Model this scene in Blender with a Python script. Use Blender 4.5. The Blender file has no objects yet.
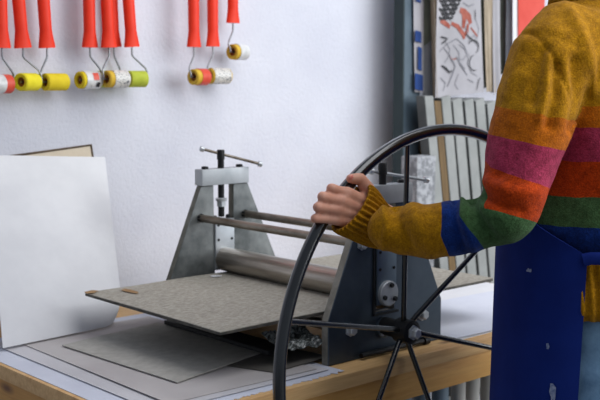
import bpy, bmesh, math, random
from mathutils import Vector, Matrix, noise
random.seed(7)
PI = math.pi
scn = bpy.context.scene
C = scn.collection
CAMZ = 1.36

# ------------------------------------------------------------------ camera
FPX = 1061.0
PITCH = math.atan(120 / FPX)
TH = math.radians(48.3372)
FH = Vector((math.cos(TH), math.sin(TH), 0)); RT = Vector((math.sin(TH), -math.cos(TH), 0)); UZ = Vector((0, 0, 1))
FW = FH * math.cos(PITCH) - UZ * math.sin(PITCH)
UPV = UZ * math.cos(PITCH) + FH * math.sin(PITCH)
CAM = Vector((0, 0, CAMZ))

def ray(x, y): return FW + RT * ((x - 300) / FPX) + UPV * ((200 - y) / FPX)
def atY(x, y, Y): r = ray(x, y); return CAM + r * (Y / r.y)
def atX(x, y, X): r = ray(x, y); return CAM + r * (X / r.x)
def atZ(x, y, Z): r = ray(x, y); return CAM + r * ((Z - CAMZ) / r.z)
def atD(x, y, d): return CAM + ray(x, y) * d

cd = bpy.data.cameras.new('camera'); cam = bpy.data.objects.new('camera', cd); C.objects.link(cam)
cam.matrix_world = Matrix(((RT.x, UPV.x, -FW.x, 0), (RT.y, UPV.y, -FW.y, 0), (RT.z, UPV.z, -FW.z, CAMZ), (0, 0, 0, 1)))
cd.sensor_width = 36; cd.lens = FPX / 600 * 36; cd.clip_start = 0.05
cd.dof.use_dof = True; cd.dof.focus_distance = 1.52; cd.dof.aperture_fstop = 9.0
scn.camera = cam

# ------------------------------------------------------------------ object helpers
ORG = {}
def link(name, me, parent=None):
    o = bpy.data.objects.new(name, me); C.objects.link(o)
    if parent is not None: o.parent = parent
    return o
def origin_of(p):
    while p.parent is not None: p = p.parent
    return Vector(p.location)
def obj(name, bm, m, parent=None, smooth=True, angle=40):
    if parent is not None:
        off = origin_of(parent)
        for v in bm.verts: v.co -= off
    me = bpy.data.meshes.new(name)
    bmesh.ops.recalc_face_normals(bm, faces=bm.faces)
    bm.to_mesh(me); bm.free()
    me.materials.append(m)
    if smooth:
        me.polygons.foreach_set('use_smooth', [True] * len(me.polygons))
        me.set_sharp_from_angle(angle=math.radians(angle))
    return link(name, me, parent)
def tag(o, label=None, cat=None, group=None, kind=None):
    if label: o['label'] = label
    if cat: o['category'] = cat
    if group: o['group'] = group
    if kind: o['kind'] = kind
    return o
def thing(name, label, cat, loc, group=None):
    o = bpy.data.objects.new(name, None); C.objects.link(o); o.location = loc; o.empty_display_size = .05
    return tag(o, label, cat, group)
def tag_mesh(o, label, cat, group=None):
    me = o.data; c = sum((Vector(v.co) for v in me.vertices), Vector()) / len(me.vertices)
    return tag(o, label, cat, group)

def B(): return bmesh.new()
def box(bm, lo, hi, bev=0.0, rot=None, piv=None):
    r = bmesh.ops.create_cube(bm, size=1)
    vs = r['verts']
    lo = Vector(lo); hi = Vector(hi); c = (lo + hi) / 2; s = hi - lo
    for v in vs: v.co = Vector((v.co.x * s.x, v.co.y * s.y, v.co.z * s.z)) + c
    if bev:
        es = list({e for v in vs for e in v.link_edges})
        r2 = bmesh.ops.bevel(bm, geom=es, offset=bev, segments=2, affect='EDGES', profile=.7)
        vs = list({v for f in r2['faces'] for v in f.verts} | {v for v in vs if v.is_valid})
    if rot is not None:
        p = Vector(piv) if piv is not None else c
        for v in vs: v.co = rot @ (v.co - p) + p
    return vs
def frames(pts, closed=False):
    n = len(pts); T = []
    for i in range(n):
        a = pts[(i - 1) % n] if (closed or i > 0) else pts[i]
        b = pts[(i + 1) % n] if (closed or i < n - 1) else pts[i]
        T.append((b - a).normalized())
    up = Vector((0, 0, 1)) if abs(T[0].z) < .9 else Vector((1, 0, 0))
    u = (up - T[0] * up.dot(T[0])).normalized(); out = []
    for t in T:
        u = (u - t * u.dot(t)).normalized(); out.append((u, t.cross(u), t))
    return out
def tube(bm, pts, r, seg=12, closed=False, cap=True, ref=None):
    pts = [Vector(p) for p in pts]; n = len(pts)
    rs = r if isinstance(r, (list, tuple)) else [r] * n
    fr = frames(pts, closed); rings = []
    for p, (u, w, t), q in zip(pts, fr, rs):
        if ref is not None:
            u = (ref - t * ref.dot(t)).normalized(); w = t.cross(u)
        ru, rw = q if isinstance(q, (tuple, list)) else (q, q)
        rings.append([bm.verts.new(p + u * math.cos(2 * PI * k / seg) * ru + w * math.sin(2 * PI * k / seg) * rw) for k in range(seg)])
    m = n if closed else n - 1
    for i in range(m):
        a = rings[i]; b = rings[(i + 1) % n]
        for k in range(seg): bm.faces.new((a[k], a[(k + 1) % seg], b[(k + 1) % seg], b[k]))
    if cap and not closed:
        bm.faces.new(rings[0][::-1]); bm.faces.new(rings[-1])
def cyl(bm, a, b, r, seg=24, r2=None): tube(bm, [a, b], [r, r if r2 is None else r2], seg)
def ball(bm, c, r, sub=2, sc=None, rot=None):
    q = bmesh.ops.create_icosphere(bm, subdivisions=sub, radius=1)['verts']
    for v in q:
        p = Vector(v.co) * r if sc is None else Vector((v.co.x * sc[0], v.co.y * sc[1], v.co.z * sc[2]))
        if rot is not None: p = rot @ p
        v.co = p + Vector(c)
def capsule(bm, a, ra, b, rb, seg=16):
    a = Vector(a); b = Vector(b)
    if (b - a).length > 1e-5: tube(bm, [a, b], [ra, rb], seg)
    ball(bm, a, ra); ball(bm, b, rb)
def lathe(bm, prof, base, axis, seg=24, cap=True):
    axis = Vector(axis).normalized(); base = Vector(base)
    tube(bm, [base + axis * h for r, h in prof], [r for r, h in prof], seg, cap=cap) if all(prof[i][1] != prof[i + 1][1] for i in range(len(prof) - 1)) else _lathe(bm, prof, base, axis, seg, cap)
def _lathe(bm, prof, base, axis, seg, cap):
    up = Vector((0, 0, 1)) if abs(axis.z) < .9 else Vector((1, 0, 0))
    u = (up - axis * up.dot(axis)).normalized(); w = axis.cross(u); rings = []
    for r, h in prof:
        rings.append([bm.verts.new(base + axis * h + (u * math.cos(2 * PI * k / seg) + w * math.sin(2 * PI * k / seg)) * r) for k in range(seg)])
    for a, b in zip(rings, rings[1:]):
        for k in range(seg): bm.faces.new((a[k], a[(k + 1) % seg], b[(k + 1) % seg], b[k]))
    if cap: bm.faces.new(rings[0][::-1]); bm.faces.new(rings[-1])
def prism(bm, poly, y0, y1):
    """polygon in (x,z) extruded along y"""
    a = [bm.verts.new((x, y0, z)) for x, z in poly]; b = [bm.verts.new((x, y1, z)) for x, z in poly]
    n = len(poly); bm.faces.new(a); bm.faces.new(b[::-1])
    for i in range(n): bm.faces.new((a[i], b[i], b[(i + 1) % n], a[(i + 1) % n]))
def sheet(bm, f, nu, nv, th):
    """thin closed slab from f(u,v)->Vector, thickness th along the surface normal"""
    top = [[f(i / nu, j / nv) for j in range(nv + 1)] for i in range(nu + 1)]
    def nrm(i, j):
        a = top[min(i + 1, nu)][j] - top[max(i - 1, 0)][j]; b = top[i][min(j + 1, nv)] - top[i][max(j - 1, 0)]
        return a.cross(b).normalized()
    A = [[bm.verts.new(top[i][j]) for j in range(nv + 1)] for i in range(nu + 1)]
    D = [[bm.verts.new(top[i][j] - nrm(i, j) * th) for j in range(nv + 1)] for i in range(nu + 1)]
    for i in range(nu):
        for j in range(nv):
            bm.faces.new((A[i][j], A[i + 1][j], A[i + 1][j + 1], A[i][j + 1]))
            bm.faces.new((D[i][j], D[i][j + 1], D[i + 1][j + 1], D[i + 1][j]))
    for i in range(nu):
        bm.faces.new((A[i][0], D[i][0], D[i + 1][0], A[i + 1][0])); bm.faces.new((A[i][nv], A[i + 1][nv], D[i + 1][nv], D[i][nv]))
    for j in range(nv):
        bm.faces.new((A[0][j], A[0][j + 1], D[0][j + 1], D[0][j])); bm.faces.new((A[nu][j], D[nu][j], D[nu][j + 1], A[nu][j + 1]))
def quad_f(p00, p10, p11, p01):
    p00, p10, p11, p01 = map(Vector, (p00, p10, p11, p01))
    return lambda u, v: (p00 * (1 - u) + p10 * u) * (1 - v) + (p01 * (1 - u) + p11 * u) * v
def remesh(bm, voxel, smooth=4, fac=.5):
    """union of closed shapes as one continuous surface"""
    me = bpy.data.meshes.new('tmp'); bmesh.ops.recalc_face_normals(bm, faces=bm.faces); bm.to_mesh(me); bm.free()
    o = bpy.data.objects.new('tmp', me); C.objects.link(o)
    md = o.modifiers.new('r', 'REMESH'); md.mode = 'VOXEL'; md.voxel_size = voxel; md.adaptivity = 0
    sm = o.modifiers.new('s', 'SMOOTH'); sm.factor = fac; sm.iterations = smooth
    dg = bpy.context.evaluated_depsgraph_get(); dg.update()
    out = bmesh.new(); out.from_mesh(o.evaluated_get(dg).to_mesh())
    bpy.data.objects.remove(o); bpy.data.meshes.remove(me)
    # keep the outer surface only
    seen = set(); best = None
    for v in out.verts:
        if v in seen: continue
        st = [v]; seen.add(v); comp = [v]
        while st:
            a = st.pop()
            for e in a.link_edges:
                b = e.other_vert(a)
                if b not in seen: seen.add(b); st.append(b); comp.append(b)
        if best is None or len(comp) > len(best): best = comp
    keep = set(best); bmesh.ops.delete(out, geom=[v for v in out.verts if v not in keep], context='VERTS')
    return out

# ------------------------------------------------------------------ materials
def srgb(r, g, b):
    f = lambda c: (c / 255 / 12.92) if c / 255 <= .04045 else ((c / 255 + .055) / 1.055) ** 2.4
    return (f(r), f(g), f(b), 1)
def base_mat(name):
    m = bpy.data.materials.new(name); m.use_nodes = True
    nt = m.node_tree; return m, nt, nt.nodes['Principled BSDF']
def noise_node(nt, scale, detail=4, rough=.6, stretch=None, coord='Object'):
    tc = nt.nodes.new('ShaderNodeTexCoord'); n = nt.nodes.new('ShaderNodeTexNoise')
    n.inputs['Scale'].default_value = scale; n.inputs['Detail'].default_value = detail; n.inputs['Roughness'].default_value = rough
    if stretch:
        mp = nt.nodes.new('ShaderNodeMapping'); mp.inputs['Scale'].default_value = stretch
        nt.links.new(tc.outputs[coord], mp.inputs[0]); nt.links.new(mp.outputs[0], n.inputs['Vector'])
    else: nt.links.new(tc.outputs[coord], n.inputs['Vector'])
    return n
def ramp(nt, src, stops, interp='LINEAR'):
    r = nt.nodes.new('ShaderNodeValToRGB'); r.color_ramp.interpolation = interp
    e = r.color_ramp.elements
    while len(e) < len(stops): e.new(.5)
    for el, (p, c) in zip(e, stops): el.position = p; el.color = c
    nt.links.new(src, r.inputs[0]); return r
def bump(nt, src, bsdf, strength, dist):
    b = nt.nodes.new('ShaderNodeBump'); b.inputs['Strength'].default_value = strength; b.inputs['Distance'].default_value = dist
    nt.links.new(src, b.inputs['Height']); nt.links.new(b.outputs[0], bsdf.inputs['Normal']); return b
def mix(nt, fac, a, b, mode='MIX'):
    x = nt.nodes.new('ShaderNodeMix'); x.data_type = 'RGBA'; x.blend_type = mode
    if isinstance(fac, (int, float)): x.inputs[0].default_value = fac
    else: nt.links.new(fac, x.inputs[0])
    for s, i in ((a, 6), (b, 7)):
        if isinstance(s, tuple): x.inputs[i].default_value = s
        else: nt.links.new(s, x.inputs[i])
    return x.outputs[2]
def mat(name, c1, c2=None, rough=.6, metal=0, scale=20, lo=.35, hi=.65, bmp=0, bscale=None, bdist=.002, stretch=None, detail=5, spec=None, sheen=0, coat=0):
    m, nt, b = base_mat(name)
    n = noise_node(nt, scale, detail, .6, stretch)
    r = ramp(nt, n.outputs[0], [(lo, c1), (hi, c2 or c1)])
    nt.links.new(r.outputs[0], b.inputs['Base Color'])
    b.inputs['Roughness'].default_value = rough; b.inputs['Metallic'].default_value = metal
    if spec is not None: b.inputs['Specular IOR Level'].default_value = spec
    if sheen: b.inputs['Sheen Weight'].default_value = sheen
    if coat: b.inputs['Coat Weight'].default_value = coat; b.inputs['Coat Roughness'].default_value = .2
    if bmp:
        n2 = noise_node(nt, bscale or scale, 5, .6, stretch); bump(nt, n2.outputs[0], b, bmp, bdist)
    return m

M = {}
M['wall'] = mat('wall plaster', srgb(203, 205, 216), srgb(215, 217, 226), .9, 0, 3, bmp=.4, bscale=150, bdist=.004, detail=7, spec=.15)
M['floor'] = mat('concrete floor', srgb(110, 108, 106), srgb(135, 132, 128), .8, 0, 4, bmp=.2, bscale=60)
def wood(name, ca, cb, cc, axis=0, knots=True):
    m, nt, b = base_mat(name)
    st = [9, 9, 9]; st[axis] = .9
    n = noise_node(nt, 4, 6, .65, tuple(st))
    st2 = [70, 70, 70]; st2[axis] = 2.2
    g = noise_node(nt, 3, 4, .6, tuple(st2))
    r = ramp(nt, n.outputs[0], [(.3, ca), (.52, cb), (.72, cc)])
    r2 = ramp(nt, g.outputs[0], [(.3, (.78, .72, .66, 1)), (.6, (1, 1, 1, 1))])
    col = mix(nt, .55, r.outputs[0], r2.outputs[0], 'MULTIPLY')
    if knots:
        st3 = [5.5, 5.5, 5.5]; st3[axis] = 2.0
        tc = nt.nodes.new('ShaderNodeTexCoord'); mp = nt.nodes.new('ShaderNodeMapping'); mp.inputs['Scale'].default_value = tuple(st3)
        v = nt.nodes.new('ShaderNodeTexVoronoi'); v.inputs['Scale'].default_value = 2.2
        nt.links.new(tc.outputs['Object'], mp.inputs[0]); nt.links.new(mp.outputs[0], v.inputs['Vector'])
        r3 = ramp(nt, v.outputs['Distance'], [(.03, (1, 1, 1, 1)), (.13, (0, 0, 0, 1))])
        col = mix(nt, r3.outputs[0], col, srgb(112, 70, 38))
    nt.links.new(col, b.inputs['Base Color']); b.inputs['Roughness'].default_value = .55
    bump(nt, g.outputs[0], b, .15, .002)
    return m
M['pine'] = wood('pine top', srgb(196, 148, 92), srgb(222, 182, 126), srgb(206, 160, 102))
M['pine_edge'] = wood('pine rail', srgb(190, 132, 62), srgb(214, 164, 92), srgb(200, 146, 74))
M['pine_leg'] = wood('pine leg', srgb(170, 120, 60), srgb(200, 150, 85), srgb(185, 134, 70), 2)
M['pine_side'] = wood('pine end rail', srgb(176, 122, 52), srgb(204, 152, 78), srgb(188, 134, 62), 1)
M['steel_dim_room'] = mat('steel plate dark room tint', srgb(58, 70, 82), srgb(88, 99, 110), .45, .7, 6, bmp=.06, bscale=30)  # reflection of a dark room painted into the near plate's colour
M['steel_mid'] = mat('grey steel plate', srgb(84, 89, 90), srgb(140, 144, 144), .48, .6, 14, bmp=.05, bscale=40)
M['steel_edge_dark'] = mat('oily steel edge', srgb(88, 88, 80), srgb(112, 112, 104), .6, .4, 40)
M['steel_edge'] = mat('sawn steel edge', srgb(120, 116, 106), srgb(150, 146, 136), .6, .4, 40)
M['alu'] = mat('bright steel bar', srgb(150, 156, 160), srgb(184, 188, 192), .5, .5, 9, bmp=.04)
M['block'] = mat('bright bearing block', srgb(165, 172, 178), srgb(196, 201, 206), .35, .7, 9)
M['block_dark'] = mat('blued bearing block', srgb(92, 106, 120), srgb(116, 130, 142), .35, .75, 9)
M['roller_steel'] = mat('worn roller steel', srgb(140, 132, 122), srgb(182, 174, 164), .33, .8, 6, stretch=(12, 1, 12), bmp=.03)
M['rod'] = mat('rusty rod', srgb(96, 86, 74), srgb(150, 142, 130), .42, .75, 14, stretch=(3, 1, 3))
M['chrome'] = mat('zinc bolt', srgb(176, 182, 186), srgb(206, 210, 214), .32, .55, 30)
M['black_paint'] = mat('black gloss paint', srgb(15, 18, 21), srgb(24, 28, 32), .25, .1, 18, bmp=.08, bscale=60, coat=.8)
M['black_iron'] = mat('black iron', srgb(24, 25, 27), srgb(40, 41, 43), .5, .5, 30)
M['hole'] = mat('drilled hole black', srgb(14, 15, 17), srgb(20, 21, 22), .9)
M['bed'] = mat('grey fibreboard', srgb(138, 133, 122), srgb(184, 178, 166), .9, 0, 130, .3, .7, bmp=.12, bscale=260, stretch=(1, 1.8, 1), detail=7, spec=.2)
M['scrap_tan'] = mat('brown tape scrap', srgb(140, 104, 62), srgb(164, 130, 88), .8, 0, 90)
M['bed_edge'] = mat('fibreboard edge', srgb(60, 58, 54), srgb(92, 88, 80), .85, 0, 60)
M['paper'] = mat('white paper', srgb(214, 214, 217), srgb(226, 226, 228), .85, 0, 8, bmp=.06, bscale=25)
M['paper_blue'] = mat('white paper cool', srgb(198, 201, 214), srgb(214, 217, 228), .85, 0, 5, bmp=.05, bscale=30)
M['paper_grey'] = mat('off white paper', srgb(188, 186, 189), srgb(202, 200, 203), .85, 0, 6)
M['paper_lilac'] = mat('pale lilac paper', srgb(176, 170, 169), srgb(190, 185, 183), .85, 0, 6)
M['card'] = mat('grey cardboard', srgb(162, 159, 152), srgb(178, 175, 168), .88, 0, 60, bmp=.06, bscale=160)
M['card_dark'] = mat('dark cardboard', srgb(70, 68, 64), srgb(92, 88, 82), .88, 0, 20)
M['shade_black'] = mat('black shade board', srgb(26, 26, 27), srgb(38, 38, 38), .7, 0, 20)
M['beige'] = mat('beige board', srgb(196, 182, 160), srgb(212, 199, 178), .85, 0, 10, bmp=.05)
M['dark_edge'] = mat('dark board edge', srgb(70, 58, 46), srgb(96, 80, 62), .8, 0, 30)
M['post'] = mat('blue grey painted steel', srgb(66, 82, 94), srgb(84, 100, 112), .55, .2, 8, bmp=.05)
M['post_side'] = mat('dark green steel', srgb(36, 50, 52), srgb(48, 62, 64), .6, .2, 8)
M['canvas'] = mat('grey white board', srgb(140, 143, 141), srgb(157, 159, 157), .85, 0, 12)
M['canvas_shade'] = mat('grey board gap shade', srgb(84, 87, 86), srgb(100, 103, 102), .9, 0, 12)  # board grey with gap shade mixed into the colour; the shelf shares it
M['brown_wood'] = mat('brown stained wood', srgb(92, 72, 46), srgb(122, 98, 62), .7, 0, 10, stretch=(8, 8, 1))
M['stone'] = mat('speckled concrete', srgb(124, 126, 130), srgb(168, 170, 174), .9, 0, 70, .42, .58, bmp=.3, bscale=70)
M['orange'] = mat('orange red plastic', srgb(226, 48, 22), srgb(238, 62, 34), .5, 0, 9, spec=.3)
M['wire'] = mat('steel wire', srgb(120, 122, 126), srgb(160, 162, 166), .35, .9, 20)
M['foam_y'] = mat('yellow foam', srgb(222, 206, 22), srgb(236, 222, 46), .8, 0, 40, bmp=.1, bscale=200)
M['foam_y2'] = mat('deep yellow foam', srgb(214, 188, 14), srgb(228, 204, 34), .8, 0, 40, bmp=.1, bscale=200)
M['foam_g'] = mat('green yellow foam', srgb(168, 180, 48), srgb(190, 200, 70), .8, 0, 40, bmp=.1, bscale=200)
M['foam_o'] = mat('ochre foam', srgb(200, 160, 40), srgb(218, 182, 62), .8, 0, 40)
M['core'] = mat('brown cardboard core', srgb(120, 64, 22), srgb(150, 86, 34), .8, 0, 40)
M['wrap_clear'] = mat('pale wrapper', srgb(196, 198, 196), srgb(222, 222, 222), .3, 0, 60, coat=.4)
M['wrap_red'] = mat('red label', srgb(206, 66, 46), srgb(220, 84, 62), .45, 0, 30)
M['ink'] = mat('black ink', srgb(30, 30, 34), srgb(46, 46, 50), .8, 0, 30)
M['ink_grey'] = mat('grey ink wash', srgb(112, 112, 118), srgb(140, 140, 146), .85, 0, 30)
M['coral'] = mat('coral wash', srgb(138, 66, 52), srgb(164, 96, 82), .85, 0, 60)
M['coral_sheet'] = mat('coral red paper', srgb(204, 74, 62), srgb(216, 90, 78), .8, 0, 12)
M['blue_ink'] = mat('blue ink', srgb(16, 52, 112), srgb(28, 66, 130), .8, 0, 20)
M['print_white'] = mat('print paper', srgb(158, 156, 160), srgb(174, 172, 177), .85, 0, 7)
M['print_cream'] = mat('cream paper', srgb(158, 142, 120), srgb(186, 172, 152), .85, 0, 16, stretch=(30, 30, 1))
M['print_grey'] = mat('grey paper', srgb(128, 132, 138), srgb(146, 150, 156), .85, 0, 7)
M['olive'] = mat('olive wash', srgb(78, 82, 74), srgb(100, 104, 92), .85, 0, 12)
M['tube_grey'] = mat('grey cardboard tube', srgb(150, 150, 146), srgb(172, 171, 166), .7, 0, 12, stretch=(6, 6, 1))
M['tube_blue'] = mat('blue grey cardboard tube', srgb(92, 110, 124), srgb(112, 130, 144), .6, 0, 12, stretch=(6, 6, 1))
M['denim'] = mat('blue denim', srgb(72, 106, 140), srgb(124, 160, 190), .85, 0, 26, .3, .7, bmp=.3, bscale=400, bdist=.001)
M['stitch'] = mat('pale stitch', srgb(176, 160, 130), srgb(190, 176, 150), .8)
M['hair'] = mat('brown hair', srgb(46, 30, 20), srgb(74, 50, 34), .5, 0, 60, stretch=(6, 6, 1))
M['shoe'] = mat('black shoe', srgb(28, 28, 30), srgb(44, 44, 46), .6)
M['smear'] = mat('dried paint smear', srgb(90, 106, 150), srgb(150, 160, 184), .8, 0, 160, .35, .6)
# skin
m, nt, b = base_mat('skin'); n = noise_node(nt, 45, 4)
r = ramp(nt, n.outputs[0], [(.3, srgb(196, 136, 112)), (.7, srgb(214, 160, 136))]); nt.links.new(r.outputs[0], b.inputs['Base Color'])
b.inputs['Roughness'].default_value = .5; b.inputs['Subsurface Weight'].default_value = .08; b.inputs['Subsurface Radius'].default_value = (.006, .003, .002)
n2 = noise_node(nt, 160, 3); bump(nt, n2.outputs[0], b, .15, .001); M['skin'] = m
M['nail'] = mat('nail', srgb(206, 120, 106), srgb(216, 134, 120), .3)
# crinkled plastic film
m, nt, b = base_mat('crinkled film'); n = noise_node(nt, 26, 3, .6, (1, 2, 1)); n.inputs['Distortion'].default_value = 2.2
r = ramp(nt, n.outputs[0], [(.40, srgb(70, 74, 72)), (.47, srgb(176, 182, 180)), (.53, srgb(66, 70, 70)), (.6, srgb(44, 48, 46)), (.66, srgb(166, 172, 170))])
nt.links.new(r.outputs[0], b.inputs['Base Color']); b.inputs['Roughness'].default_value = .3; M['plastic'] = m
# printed wrapper with rows of small marks
m, nt, b = base_mat('printed wrapper'); tc = nt.nodes.new('ShaderNodeTexCoord')
mp = nt.nodes.new('ShaderNodeMapping'); mp.inputs['Scale'].default_value = (160, 160, 420); nt.links.new(tc.outputs['Object'], mp.inputs[0])
n = nt.nodes.new('ShaderNodeTexNoise'); n.inputs['Scale'].default_value = 1; nt.links.new(mp.outputs[0], n.inputs[0])
r = ramp(nt, n.outputs[0], [(.36, srgb(110, 112, 116)), (.46, srgb(212, 210, 204))]); nt.links.new(r.outputs[0], b.inputs['Base Color']); b.inputs['Roughness'].default_value = .35; M['wrap_print'] = m
# wool with the stripe colour read from a mesh attribute
MUST, ORAN, PINK, REDO, GREE, BLUE = srgb(196, 140, 16), srgb(204, 112, 14), srgb(184, 62, 96), srgb(204, 72, 14), srgb(78, 116, 72), srgb(24, 58, 136)
def wool(name, striped=True, col=MUST):
    m, nt, b = base_mat(name)
    if striped:
        a = nt.nodes.new('ShaderNodeAttribute'); a.attribute_name = 'stripe'
        c = ramp(nt, a.outputs['Fac'], [((i - .5) / 7 if i else 0, k) for i, k in enumerate([MUST, ORAN, PINK, REDO, GREE, BLUE, MUST])], 'CONSTANT').outputs[0]
    else: c = col
    n = noise_node(nt, 95, 6, .75); r = ramp(nt, n.outputs[0], [(.3, (.40, .36, .34, 1)), (.70, (1.0, 1.0, 1.0, 1))])
    n3 = noise_node(nt, 420, 3, .7); r3 = ramp(nt, n3.outputs[0], [(.32, (.5, .46, .44, 1)), (.68, (1.15, 1.15, 1.15, 1))])
    c = mix(nt, .9, c, r.outputs[0], 'MULTIPLY'); c = mix(nt, .7, c, r3.outputs[0], 'MULTIPLY')
    nt.links.new(c, b.inputs['Base Color']); b.inputs['Roughness'].default_value = .95; b.inputs['Specular IOR Level'].default_value = .1
    b.inputs['Sheen Weight'].default_value = .06; b.inputs['Sheen Roughness'].default_value = .5
    bump(nt, n3.outputs[0], b, .6, .003)
    return m
M['wool'] = wool('striped wool'); M['wool_rib'] = wool('mustard rib wool', False)
# apron cotton with paint smears
m, nt, b = base_mat('blue apron cotton'); n = noise_node(nt, 8, 4); r = ramp(nt, n.outputs[0], [(.3, srgb(13, 32, 100)), (.7, srgb(20, 44, 122))])
n2 = noise_node(nt, 9, 5, .7, (1.3, 1.3, .5)); r2 = ramp(nt, n2.outputs[0], [(.70, (0, 0, 0, 1)), (.74, (.5, .5, .5, 1))])
c = mix(nt, r2.outputs[0], r.outputs[0], srgb(160, 170, 190)); nt.links.new(c, b.inputs['Base Color']); b.inputs['Roughness'].default_value = .9; b.inputs['Specular IOR Level'].default_value = .15
n3 = noise_node(nt, 500, 2); bump(nt, n3.outputs[0], b, .15, .001); M['apron'] = m

# ------------------------------------------------------------------ setting
WALL_Y = 1.95
bm = B(); box(bm, (-2.5, WALL_Y, 0), (5.0, WALL_Y + .15, 2.9)); tag(obj('wall_back', bm, M['wall'], smooth=False), kind='structure')
bm = B(); box(bm, (-2.5, -2.5, -.1), (5.0, WALL_Y + .15, 0)); tag(obj('floor', bm, M['floor'], smooth=False), kind='structure')

# ------------------------------------------------------------------ workbench
ZT = CAMZ - .457
TX0, TX1, TY0, TY1 = .75, 1.90, 1.16, 1.87
wb = thing('workbench', 'pale pine workbench carrying the etching press and loose sheets of paper', 'table', (1.3, 1.5, 0))
bm = B(); box(bm, (TX0, TY0, ZT - .024), (TX1, TY1, ZT), .003); obj('tabletop', bm, M['pine'], wb)
bm = B(); box(bm, (TX0 + .03, TY0 + .006, ZT - .072), (TX1 - .03, TY0 + .03, ZT - .0245), .002); obj('front_rail', bm, M['pine_edge'], wb)
bm = B(); box(bm, (TX0 + .03, TY1 - .03, ZT - .072), (TX1 - .03, TY1 - .006, ZT - .0245), .002); obj('back_rail', bm, M['pine_edge'], wb)
for x in (TX0 + .006, TX1 - .028):
    bm = B(); box(bm, (x, TY0 + .006, ZT - .075), (x + .022, TY1 - .006, ZT - .0245), .002); obj('end_rail', bm, M['pine_side'], wb)
for x in (TX0 + .03, TX1 - .09):
    for y in (TY0 + .032, TY1 - .092):
        bm = B(); box(bm, (x, y, 0), (x + .06, y + .06, ZT - .0245), .003); obj('leg', bm, M['pine_leg'], wb)

# ------------------------------------------------------------------ etching press
PX = 1.267
YF0, YF1 = 1.210, 1.226          # near side plate
YB0, YB1 = 1.650, 1.666          # far side plate
zc = lambda v: CAMZ + v
pr = thing('etching_press', 'small steel etching press standing on the pine workbench', 'press', (PX, 1.44, ZT))
def plate_poly():
    zt = zc(-.204); zk = zc(-.383); zb = ZT + .0006; sb = zc(-.385)
    return [(1.137, zb), (1.137, zk), (1.2135, zt), (1.243, zt), (1.243, sb), (1.291, sb), (1.291, zt), (1.328, zt), (1.411, zk), (1.411, zb)]
def side_frame(y0, y1, pm, em, bmat, capm, ba, bb_, front):
    bm = B(); prism(bm, plate_poly(), y0, y1)
    bmesh.ops.bevel(bm, geom=[e for e in bm.edges], offset=.0012, segments=1, affect='EDGES')
    pl = obj('side_plate', bm, pm, pr, angle=30); pl.data.materials.append(em)
    for f_ in pl.data.polygons:
        if abs(f_.normal.y) < .5: f_.material_index = 1
    ym = (y0 + y1) / 2
    bm = B(); box(bm, (1.2125, ym - .0125, zc(-.2035)), (1.3275, ym + .0125, zc(-.172)), .0015); cp = obj('top_bar', bm, capm, pr)
    for x in (1.228, 1.313):
        bm = B(); lathe(bm, [(.0075, 0), (.0075, .004), (.006, .0055)], (x, ym, zc(-.1722)), (0, 0, 1), 6); obj('bolt', bm, M['black_iron'], cp)
    # bearing block in the slot
    bm = B(); box(bm, (1.2436, y0 - .004, zc(-.372)), (1.2904, y1 + .004, zc(-.272)), .0015); bl = obj('bearing_block', bm, bmat, pr)
    for x in (1.2505, 1.2835):
        for z in (-.283, -.312):
            bm = B(); cyl(bm, (x, y0 - .0042, zc(z)), (x, y0 - .0052, zc(z)), .0026, 12); obj('hole', bm, M['hole'], bl)
        bm = B(); lathe(bm, [(.0045, 0), (.0045, .006), (.003, .007)], (x, ym, zc(-.2718)), (0, 0, 1), 10); obj('bolt', bm, M['black_iron'], bl)
    # pressure screw with its sliding tommy bar
    bm = B(); cyl(bm, (PX, ym, zc(-.268)), (PX, ym, zc(-.150)), .0062, 20); sc = obj('pressure_screw', bm, M['black_iron'], pr)
    bm = B(); lathe(bm, [(.0095, 0), (.0095, .011), (.0085, .012)], (PX, ym, zc(-.248)), (0, 0, 1), 6); obj('lock_nut', bm, M['chrome'], sc)
    bm = B(); lathe(bm, [(.011, 0), (.0115, .004), (.009, .006)], (PX, ym, zc(-.2365)), (0, 0, 1), 20); obj('collar', bm, M['chrome'], sc)
    bm = B(); lathe(bm, [(.0064, 0), (.0064, .016), (.0076, .017), (.0076, .034), (.0066, .036)], (PX, ym, zc(-.172)), (0, 0, 1), 20); obj('screw_head', bm, M['black_iron'], sc)
    a, b = ba, bb_; hdir = (b - a).normalized()
    bm = B(); cyl(bm, a, b, .0028, 12); hb = obj('tommy_bar', bm, M['rod'] if not front else M['alu'], sc)
    for p, s in ((a, 1), (b, -1)):
        bm = B(); lathe(bm, [(.0035, -.0045), (.0055, -.0035), (.0055, .0035), (.0035, .0045)], p, hdir, 14); obj('bar_end', bm, M['chrome'], hb)
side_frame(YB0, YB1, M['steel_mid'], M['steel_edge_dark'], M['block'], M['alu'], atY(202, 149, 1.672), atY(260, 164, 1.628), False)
side_frame(YF0, YF1, M['steel_dim_room'], M['steel_edge'], M['block_dark'], M['alu'], atY(371, 171, 1.224), atY(426, 180, 1.205), True)
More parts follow.
